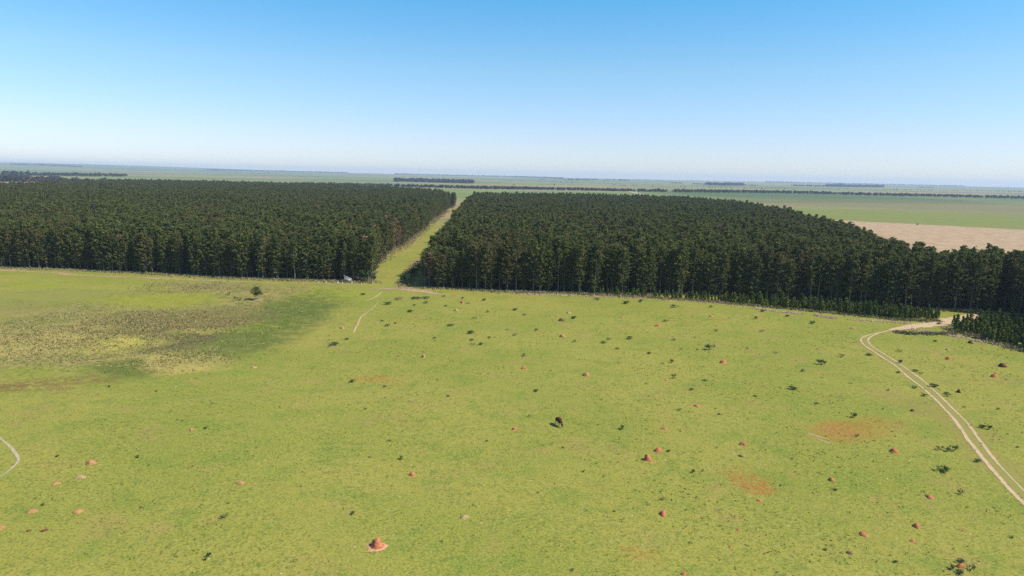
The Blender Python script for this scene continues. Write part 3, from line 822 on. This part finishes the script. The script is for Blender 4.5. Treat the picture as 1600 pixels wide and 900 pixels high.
tanw = .5 * sum(elw(X, Y, *e) for e in ((-40, 370, 480, 545), (-40, 240, 500, 572), (185, 370, 545, 582), (200, 400, 440, 458), (-60, 170, 588, 614))) + .10 * elw(X, Y, -60, 485, 440, 600)
tanw *= (1 - .95 * np.clip(1.6 * elw(X, Y, 150, 350, 457, 483), 0, 1)); tanw *= (.4 + .9 * (np.sin(X / 5 + Y / 7) * np.sin(Y / 4 - X / 9) > -.2))
ok = R.random(len(X)) < tanw
Xa, Ya = X[ok], Y[ok]; sel = R.random(len(Xa)) < .72
tufts('marsh_grass', np.column_stack([Xa[sel], Ya[sel]]), R.uniform(.12, .42, sel.sum()), R.uniform(.12, .36, sel.sum()), 5, Mg2, 'tan dry tussock grass covering the marsh', .7)
s2 = ~sel
tufts('sedge', np.column_stack([Xa[s2], Ya[s2]]), R.uniform(.15, .38, s2.sum()), R.uniform(.12, .35, s2.sum()), 4, Mg3, 'dark sedge tussocks between the dry marsh grass', .7)
# rank grass in front of both plantations and on the lane margins
pp = []
for Lp, cnt, wd in ((Lf, 3500, 3.0), (Rf[:-1], 2600, 2.4), (low1, 2200, 1.8), (low2, 900, 2.0), ([W(590, 412), W(625, 389), W(650, 372), W(675, 349), W(700, 329)], 1500, 3.0), ([W(628, 447), W(640, 432), W(655, 412)], 900, 2.5), ([W(1400, 519), W(1440, 521), W(1484, 521)], 500, 1.4)):
    c = smooth_line([(a, b, 0) for a, b in Lp], 1.0); k = R.integers(0, len(c), cnt)
    pp.append(c[k, :2] + R.normal(size=(cnt, 2)) * wd * .6 - [0, .8])
pp = np.concatenate(pp)
tufts('rank_grass', pp, R.uniform(.3, .9, len(pp)), R.uniform(.2, .45, len(pp)), 5, grass_mat('rank_grass_blades', (.26, .22, .09), (.13, .16, .045), (.34, .25, .14), .08), 'tall uncut grass along the plantation edges', .7)

# windrows of dry brush and clods
g = np.random.default_rng(9); BV, BF = [], []; o_ = 0
cube = np.array([(x, y, z) for x in (-.5, .5) for y in (-.5, .5) for z in (-.5, .5)]); CF = np.array([(0, 1, 3, 2), (4, 6, 7, 5), (0, 4, 5, 1), (2, 3, 7, 6), (0, 2, 6, 4), (1, 5, 7, 3)])
for P_, cnt, sd in (([(805, 459), (850, 460.5), (900, 462)], 420, .9), ([(912, 463), (960, 464), (1010, 467)], 300, .8), ([(1030, 469), (1090, 472), (1130, 476), (1160, 480)], 170, .7),
                    ([(1180, 482), (1200, 485), (1215, 487), (1235, 489), (1250, 490)], 520, .8), ([(1278, 493), (1288, 495), (1300, 497)], 420, .9), ([(1330, 500), (1380, 503), (1420, 505)], 220, .8),
                    ([(1425, 515), (1455, 519), (1500, 527)], 420, 1.0), ([(1515, 530), (1530, 533), (1560, 539), (1600, 549)], 420, .8), ([(640, 417), (648, 411), (655, 405)], 260, 1.1), ([(622, 449), (640, 451)], 120, .8)):
    c = smooth_line([(*W(*p), 0) for p in P_], .5)
    for k in range(cnt):
        p = c[g.integers(0, len(c)), :2] + g.normal(size=2) * sd; stick = g.random() < .55
        s = np.array([g.uniform(.5, 1.6), .07, .06]) if stick else g.uniform(.12, .42, 3) * [1.2, 1, .6]
        th = g.random() * 6.28; tl_ = g.normal() * .25
        Rm = np.array(Matrix.Rotation(th, 3, 'Z') @ Matrix.Rotation(tl_, 3, 'Y'))
        v = (cube * s * (1 + g.normal(size=(8, 3)) * .12)) @ Rm.T + [p[0], p[1], float(gz(*p)) + s[2] * .4 + (abs(tl_) * s[0] * .4 if stick else 0)]
        BV.append(v); BF.append(CF + o_); o_ += 8
tag(ob('brush_debris', mesh_from('brush_debris', np.concatenate(BV), np.concatenate(BF), [earth('dry_wood', (.52, .36, .26), (.38, .26, .18), (.24, .16, .10), .6)])), 'pale dry sticks and clods heaped along the plantation edge', None, None, 'stuff')

# ------------------------------------------------------------------ far woods (each reads as one mass)
def wood(pix, hgt, depth, spacing, mat, label, quadn=26, gap=0.0, slim=1.0, seed=0, name='woodland'):
    g = np.random.default_rng(900 + seed); c = smooth_line([(*W(*p), 0) for p in pix], spacing); cen, sz = [], []
    for p in c:
        for r_ in range(max(1, int(depth / spacing))):
            if g.random() < gap: continue
            x = p[0] + g.normal() * spacing * .4; y = p[1] + r_ * spacing + g.normal() * spacing * .3
            h = hgt * g.uniform(.6, 1.12); cr = h * .42 * slim * g.uniform(.8, 1.25); z = float(gz(x, y))
            u = g.normal(size=(quadn, 3)); u /= np.linalg.norm(u, axis=1, keepdims=True)
            q = u * (g.random((quadn, 1)) ** .4) * [cr, cr, h * .42] + [x, y, z + h * .55]
            cen.append(q); sz.append(np.full(quadn, cr * .42))
    v, f = quads(np.concatenate(cen), np.concatenate(sz), None, 1.1, g)
    return tag(ob(name, mesh_from(name, v, f, [mat])), label, None, None, 'stuff')


Mw = foliage_mat('far_wood', [(.035, .045, .022), (.035, .045, .022), (.06, .055, .035)], .1, .03)
Mw2 = foliage_mat('gallery_wood', [(.045, .048, .028), (.045, .048, .028), (.10, .065, .045)], .1, .02)
Mw3 = foliage_mat('far_gum', [(.03, .06, .025), (.03, .06, .025), (.045, .07, .03)], .1, .03)
wood([(455, 289.5), (520, 290), (600, 291.5), (680, 293.5), (760, 295.5), (830, 296.5), (900, 298), (960, 299), (1040, 300.2)], 11, 50, 9, Mw2, 'long dark riverside tree belt beyond both plantations', gap=.12, seed=1)
wood([(1056, 300.4), (1100, 301), (1200, 302), (1300, 304), (1370, 306), (1450, 307.5), (1530, 309.5), (1640, 312)], 12.5, 60, 11, Mw2, 'right-hand stretch of the dark riverside tree belt', gap=.22, seed=2)
wood([(617, 284), (650, 284.5), (700, 286), (736, 287)], 22, 120, 14, Mw, 'compact dark oblong wood beyond the left plantation', seed=3)
wood([(0, 276.5), (25, 276.5)], 24, 100, 14, Mw, 'dark wood at the far left field edge', seed=4)
wood([(24, 274), (60, 274.5), (110, 275), (150, 275.5), (180, 276)], 17, 110, 13, Mw, 'long dark wood tapering rightwards behind a tan field', gap=.1, seed=5)
wood([(-40, 284), (20, 284), (60, 284.5), (80, 285)], 17, 90, 10, Mw2, 'nearer grey-green wood behind the left plantation corner', gap=.2, seed=6)
wood([(60, 285.5), (112, 285.5), (120, 285.5)], 14, 60, 9, Mw2, 'grey-green copse touching the left plantation skyline', gap=.3, seed=7)
wood([(130, 285), (160, 285)], 14, 40, 9, Mw2, 'tiny copse peeping over the left plantation skyline', gap=.3, seed=71)
wood([(888, 282), (930, 282), (985, 283)], 27, 160, 30, Mw3, 'loose group of tall gum trees near the horizon', gap=.55, slim=.55, seed=8)
wood([(845, 281), (890, 282)], 12, 90, 24, Mw, 'low thin scrub beside the tall far gums', gap=.5, seed=9)
wood([(1110, 289.5), (1130, 290), (1162, 290)], 24, 130, 16, Mw, 'compact dark copse in the far plain', seed=10)
wood([(1085, 288), (1110, 289), (1162, 290), (1182, 290.5)], 12, 60, 18, Mw, 'low scrub fringing the compact far copse', gap=.35, seed=11)
wood([(1300, 292), (1340, 292.5), (1380, 293)], 25, 170, 16, Mw, 'dark wood with a tall clump left of it in the far plain', seed=12)
wood([(1245, 291), (1275, 291.5), (1310, 292)], 16, 120, 20, Mw, 'loose thin trees left of the dark far wood', gap=.4, seed=13)
wood([(1308, 292), (1318, 292)], 42, 60, 20, Mw3, 'two tall spire-like trees above the dark far wood', gap=.2, slim=.4, seed=14)
wood([(1438, 293.5), (1460, 294)], 12, 60, 18, Mw, 'small low copse right of the dark far wood', seed=15)
wood([(1050, 286.5), (1066, 287)], 13, 60, 20, Mw, 'tiny copse in the middle of the far plain', gap=.2, seed=16)
wood([(18, 257.5), (60, 258.5), (118, 261)], 22, 200, 40, Mw, 'hazy wood along the far left hill crest', seed=17)
wood([(322, 266), (430, 268), (540, 270.5)], 20, 250, 36, Mw, 'long thin hazy plantation on the left horizon', seed=18)
wood([(570, 271.8), (598, 272.3)], 14, 100, 36, Mw, 'short hazy tree line on the horizon', seed=19)
wood([(616, 272.5), (700, 274), (800, 276.5), (880, 279.5)], 22, 250, 36, Mw, 'long hazy plantation along the middle horizon', seed=20)
wood([(990, 281), (1100, 283), (1200, 284.6)], 13, 120, 40, Mw, 'faint low tree line on the horizon', gap=.3, seed=21)
wood([(1200, 284.5), (1350, 287.3), (1508, 290.3)], 20, 250, 36, Mw, 'long thin hazy plantation on the right horizon', seed=22)

wood([(200, 266), (300, 268), (420, 272)], 9, 60, 30, Mw, 'thin broken scrub line across the far left plain', gap=.6, seed=30)
wood([(620, 279), (760, 281), (900, 286)], 8, 40, 26, Mw, 'thin broken scrub line below the middle horizon', gap=.65, seed=31)
wood([(960, 290), (1080, 293), (1240, 296.5)], 8, 40, 20, Mw2, 'thin broken scrub line before the compact far copse', gap=.6, seed=32)
wood([(1380, 296.5), (1480, 298), (1600, 300)], 8, 40, 20, Mw2, 'thin broken scrub line beyond the right end of the belt', gap=.6, seed=33)
# small lone trees dotted over the far plain
FT = ['last tiny tree off the tapering end of the far left wood', 'tiny tree just beyond the riverside belt, below the far gums', 'tiny tree beyond the riverside belt, left of the far gums',
      'small dark tree between the riverside belt and the far gums', 'tiny tree beyond the riverside belt, right of the far gums', 'tiny tree beyond the belt, below the compact far copse',
      'small tree just left of the loose thin far trees', 'left one of two small trees below the spire-like trees', 'right one of two small trees below the spire-like trees',
      'faint tiny tree near the far right end of the belt', 'hazy upright tree on the far right horizon', 'hazy roundish tree on the left horizon before the long strip',
      'tiny tree between the dark far wood and its small copse', 'faint tiny tree right of the small low far copse', 'hazy tree on the horizon right of the far gums',
      'tiny dark bush alone at the edge of the tan field', 'tiny tree left of the tiny mid-plain copse']
tm = []
for i in range(3):
    g = np.random.default_rng(40 + i); u = g.normal(size=(40, 3)); u /= np.linalg.norm(u, axis=1, keepdims=True)
    v, f = quads(u * (g.random((40, 1)) ** .4) * [.42, .42, .40] + [0, 0, .6], .15, None, 1.1, g); tv, tf = tube([(0, 0, -.05), (0, 0, .55)], [.04, .025], 4)
    V, Fc = join([(v, f), (tv, tf)]); tm.append(mesh_from('field_tree', V, Fc, [Mw, M_bark], [0] * len(f) + [1] * len(tf)))
for j, (x, y, h) in enumerate(((178, 275.6, 9), (866, 290.5, 9), (803, 290, 8), (944, 284.6, 14), (990, 291, 8), (1190, 296, 9), (1222, 292.5, 10), (1310, 297, 9), (1325, 295.5, 10), (1560, 296.5, 9), (1576, 292, 18), (305, 262.5, 22), (1420, 293.8, 10), (1495, 296, 7), (1028, 284.5, 12), (1433, 352, 2.2), (1010, 286, 10))):
    wx, wy = W(x, y); o = ob('field_tree', tm[j % 3]); o.location = (wx, wy, float(gz(wx, wy))); o.scale = (h, h, h)
    km = math.hypot(wx, wy)
    tag(o, FT[j], 'tree', 'lone trees dotted over the far plain')

# ------------------------------------------------------------------ cow
t = NT('cow_coat'); n = t.noise(t.objco(), 1.3, 2, .5)
zz = t.n.new('ShaderNodeSeparateXYZ'); t.put(zz.inputs[0], t.objco())
white = t.math('MULTIPLY', t.rng(zz.outputs[2], .72, .55), t.rng(zz.outputs[0], 1.1, .95))
body = t.mix(t.rng(n, .4, .62), (.065, .022, .014), (.035, .014, .010))
t.base(t.mix(t.math('MULTIPLY', white, .75), body, (.42, .37, .33))); t.b.inputs['Roughness'].default_value = .6
bm = bmesh.new(); J = {}
def jt(k, co): J[k] = bm.verts.new(co)
jt('pelvis', (-.75, 0, 1.12)); jt('loin', (-.3, 0, 1.10)); jt('rib', (.2, 0, 1.05)); jt('chest', (.6, 0, 1.06)); jt('neck', (.98, 0, .92)); jt('poll', (1.28, 0, .58)); jt('face', (1.38, 0, .33)); jt('muzzle', (1.42, 0, .14))
for s, n_ in ((1, 'L'), (-1, 'R')):
    jt('hip' + n_, (-.72, .18 * s, .98)); jt('stifle' + n_, (-.60, .22 * s, .72)); jt('hock' + n_, (-.84, .20 * s, .48)); jt('hf' + n_, (-.78, .20 * s, .06))
    jt('sh' + n_, (.58, .17 * s, .82)); jt('kn' + n_, (.60 + .08 * s, .17 * s, .44)); jt('ff' + n_, (.60 + .16 * s, .17 * s, .06))
    jt('ear' + n_, (1.20, .20 * s, .60))
    jt('horn' + n_, (1.12, .12 * s, .72))
jt('tail1', (-1.02, 0, 1.05)); jt('tail2', (-1.08, .02, .65)); jt('tail3', (-1.05, .02, .4))
E = [('pelvis', 'loin'), ('loin', 'rib'), ('rib', 'chest'), ('chest', 'neck'), ('neck', 'poll'), ('poll', 'face'), ('face', 'muzzle'), ('pelvis', 'tail1'), ('tail1', 'tail2'), ('tail2', 'tail3')]
for n_ in 'LR': E += [('pelvis', 'hip' + n_), ('hip' + n_, 'stifle' + n_), ('stifle' + n_, 'hock' + n_), ('hock' + n_, 'hf' + n_), ('chest', 'sh' + n_), ('sh' + n_, 'kn' + n_), ('kn' + n_, 'ff' + n_), ('poll', 'ear' + n_), ('poll', 'horn' + n_)]
for a, b in E: bm.edges.new((J[a], J[b]))
names = list(J); bm.verts.index_update(); me = bpy.data.meshes.new('cow'); bm.to_mesh(me); bm.free()
me.materials.append(t.m)
cow = ob('cow', me); sk = cow.modifiers.new('skin', 'SKIN')
RD = {'pelvis': (.34, .34), 'loin': (.40, .42), 'rib': (.42, .45), 'chest': (.34, .42), 'neck': (.16, .22), 'poll': (.12, .14), 'face': (.09, .10), 'muzzle': (.075, .07),
      'hip': (.15, .17), 'stifle': (.11, .13), 'hock': (.06, .06), 'hf': (.05, .05), 'sh': (.12, .14), 'kn': (.065, .065), 'ff': (.05, .05), 'ear': (.05, .03), 'horn': (.02, .02), 'tail1': (.04, .04), 'tail2': (.025, .025), 'tail3': (.05, .05)}
for i_, k in enumerate(names):
    kk = k if k in RD else k[:-1]; sv = me.skin_vertices[0].data[i_]; sv.radius = RD[kk]; sv.use_root = (k == 'pelvis')
cow.modifiers.new('sub', 'SUBSURF').levels = 2; cow.modifiers['sub'].render_levels = 2
for p in me.polygons: p.use_smooth = True
wx, wy = W(873, 665); cow.location = (wx, wy, float(gz(wx, wy))); cow.rotation_euler = (0, 0, rad(-68)); cow.scale = (1.1, 1.25, 1.15)
tag(cow, 'dark brown cow with pale belly grazing head down alone in the pasture', 'cow')

# ------------------------------------------------------------------ shed and posts at the pine edge
def boxmesh(name, boxes, mat):
    vs, fs = [], []
    for k, (c, s, rot_) in enumerate(boxes):
        m = np.array(Matrix.Rotation(rot_, 3, 'Y')); vs.append((cube * s) @ m.T + c); fs.append(CF + 8 * k)
    return mesh_from(name, np.concatenate(vs), np.concatenate(fs), [mat])


t = NT('white_metal'); M_white = t.base(t.mix(t.rng(t.noise(t.pos(), 1.5, 3), .4, .6), (.62, .63, .64), (.42, .43, .43))); t.b.inputs['Roughness'].default_value = .4
t = NT('weathered_wood'); M_wood = t.base(t.mix(t.noise(t.objco(), 5, 4), (.40, .35, .28), (.22, .19, .15)))
t = NT('white_wood'); M_wwood = t.base(t.mix(t.noise(t.objco(), 5, 4), (.8, .78, .74), (.6, .58, .54)))
wx, wy = W(541, 443)
e = bpy.data.objects.new('shed', None); C.objects.link(e); e.location = (wx, wy + 3.2, float(gz(wx, wy + 3.2))); e.rotation_euler = (0, 0, .25); e.scale = (.8, .8, .8)
tag(e, 'small open shed with a tilted white sheet roof half hidden under the pines', 'shed')
ob('roof', boxmesh('roof', [((.2 * k - .3, 1.35 - k * .72, 2.9 - k * .42), (4.4, .5, .07), .42) for k in range(5)], M_white), e)
ob('wall', boxmesh('wall', [((0, 1.3, .95), (4.2, .1, 1.9), 0), ((1.9, 0, .85), (.1, 2.4, 1.7), 0)], M_wood), e)
for q in ((-2.1, -1.2), (0, -1.2), (2.0, -1.2), (-2.1, 1.2)): ob('post', boxmesh('post', [((q[0] * .85, q[1], .8 - .2 * q[0]), (.12, .12, 1.9 - .4 * q[0]), 0)], M_wood), e)
PM = boxmesh('fence_post', [((0, 0, .7), (.16, .16, 1.45), 0), ((0, 0, 1.45), (.2, .2, .06), 0)], M_wwood)
PM2 = boxmesh('fence_post', [((0, 0, .6), (.12, .12, 1.3), 0), ((0, 0, 1.27), (.1, .1, .06), .1)], M_wood)
for j, (x, y) in enumerate(((498, 444), (510, 444), (528, 444.5), (535, 444.8), (550, 445), (565, 446))):
    wx, wy = W(x, y); o = ob('fence_post', PM); o.location = (wx, wy, float(gz(wx, wy))); o.scale = (1.3, 1.3, 1) if j == 2 else (1, 1, .8)
    tag(o, f"white fence post by the white-roofed shed, {ordn(j + 1)} counted from the left", 'post', 'white fence posts by the shed')
for j, x in enumerate(range(1508, 1612, 11)):
    y = np.interp(x, [1484, 1510, 1545, 1600, 1640], [515, 524, 535.5, 551, 562]); wx, wy = W(x, y); o = ob('fence_post', PM2); o.location = (wx, wy, float(gz(wx, wy)))
    tag(o, f"thin weathered fence post before the sapling clump, {ordn(j + 1)} from the sandy road", 'post', 'fence posts before the sapling clump')

# ------------------------------------------------------------------ air
t = bpy.data.materials.new('haze_air'); t.use_nodes = True; nt = t.node_tree; nt.nodes.clear()
vo_ = nt.nodes.new('ShaderNodeVolumePrincipled'); vo_.inputs['Density'].default_value = HAZE = 6.5e-5
vo_.inputs['Color'].default_value = (.57, .72, 1.0, 1); vo_.inputs['Anisotropy'].default_value = .1
mo = nt.nodes.new('ShaderNodeOutputMaterial'); nt.links.new(vo_.outputs[0], mo.inputs['Volume'])
x0, x1, y0, y1, z0_, z1_ = gx[0] - 10, gx[-1] + 10, gy[0] - 10, gy[-1] + 10, float(GZ.min()) - 1.5, float(max(GZ.max() + 45, 60))
hz = ob('haze', boxmesh('haze', [(((x0 + x1) / 2, (y0 + y1) / 2, (z0_ + z1_) / 2), (x1 - x0, y1 - y0, z1_ - z0_), 0)], t)); tag(hz, 'thin pale blue haze over the plain', None, None, 'stuff')

# ------------------------------------------------------------------ light, sky, camera
EL = rad(48); AZ = rad(106)   # azimuth clockwise from +Y: the sun stands to the right, a little behind the camera
sv = Vector((math.cos(EL) * math.sin(AZ), math.cos(EL) * math.cos(AZ), math.sin(EL)))
L = bpy.data.lights.new('sun', 'SUN'); L.energy = 4.2; L.angle = rad(.53); L.color = (1, .95, .87)
so = bpy.data.objects.new('sun', L); C.objects.link(so); so.rotation_euler = (-sv).to_track_quat('-Z', 'Y').to_euler()
w = bpy.data.worlds.new('World'); scene.world = w; w.use_nodes = True
nt = w.node_tree; bg = nt.nodes['Background']; sky = nt.nodes.new('ShaderNodeTexSky'); sky.sky_type = 'NISHITA'; sky.sun_disc = False
sky.sun_elevation = EL; sky.sun_rotation = AZ; sky.altitude = 300; sky.air_density = 1.0; sky.dust_density = .25; sky.ozone_density = 2.5
tc = nt.nodes.new('ShaderNodeTexCoord'); sx_ = nt.nodes.new('ShaderNodeSeparateXYZ'); cr = nt.nodes.new('ShaderNodeValToRGB'); mu = nt.nodes.new('ShaderNodeMix'); mu.data_type = 'RGBA'; mu.blend_type = 'MULTIPLY'; mu.inputs[0].default_value = 1
nt.links.new(tc.outputs['Generated'], sx_.inputs[0]); nt.links.new(sx_.outputs[2], cr.inputs[0]); cr.color_ramp.interpolation = 'B_SPLINE' if False else 'LINEAR'
for (ps, c_) in ((0, (.82, .87, 1.10)), (.052, (.84, .87, 1.08)), (.143, (.75, .97, 1.05)), (.247, (.41, 1.0, 1.18)), (.6, (.62, .90, .92))):
    el_ = cr.color_ramp.elements[0] if ps == 0 else cr.color_ramp.elements.new(ps); el_.position = ps; el_.color = (*[v / 1.25 for v in c_], 1)
cr.color_ramp.elements[-1].color = (.5, .68, .68, 1)
nt.links.new(sky.outputs[0], mu.inputs[6]); nt.links.new(cr.outputs[0], mu.inputs[7]); nt.links.new(mu.outputs[2], bg.inputs[0]); bg.inputs[1].default_value = .125

cd = bpy.data.cameras.new('camera'); cd.lens = 36 * F / 1600; cd.sensor_width = 36; cd.clip_start = 1; cd.clip_end = 60000
co = bpy.data.objects.new('camera', cd); C.objects.link(co)
co.matrix_world = Matrix(((rt[0], up[0], -fw[0], CAM[0]), (rt[1], up[1], -fw[1], CAM[1]), (rt[2], up[2], -fw[2], CAM[2]), (0, 0, 0, 1)))
scene.camera = co
vs = scene.view_settings; vs.view_transform = 'Standard'; vs.look = 'None'; vs.gamma = 1; vs.exposure = 0.62
scene.display_settings.display_device = 'sRGB'
scene.render.engine = 'CYCLES'
cy = scene.cycles; cy.max_bounces = 6; cy.diffuse_bounces = 3; cy.transmission_bounces = 3; cy.volume_bounces = 1; cy.transparent_max_bounces = 4
cy.use_denoising = False
try: cy.denoiser = 'OPENIMAGEDENOISE'; cy.denoising_input_passes = 'RGB_ALBEDO_NORMAL'; cy.denoising_prefilter = 'ACCURATE'
except Exception: pass
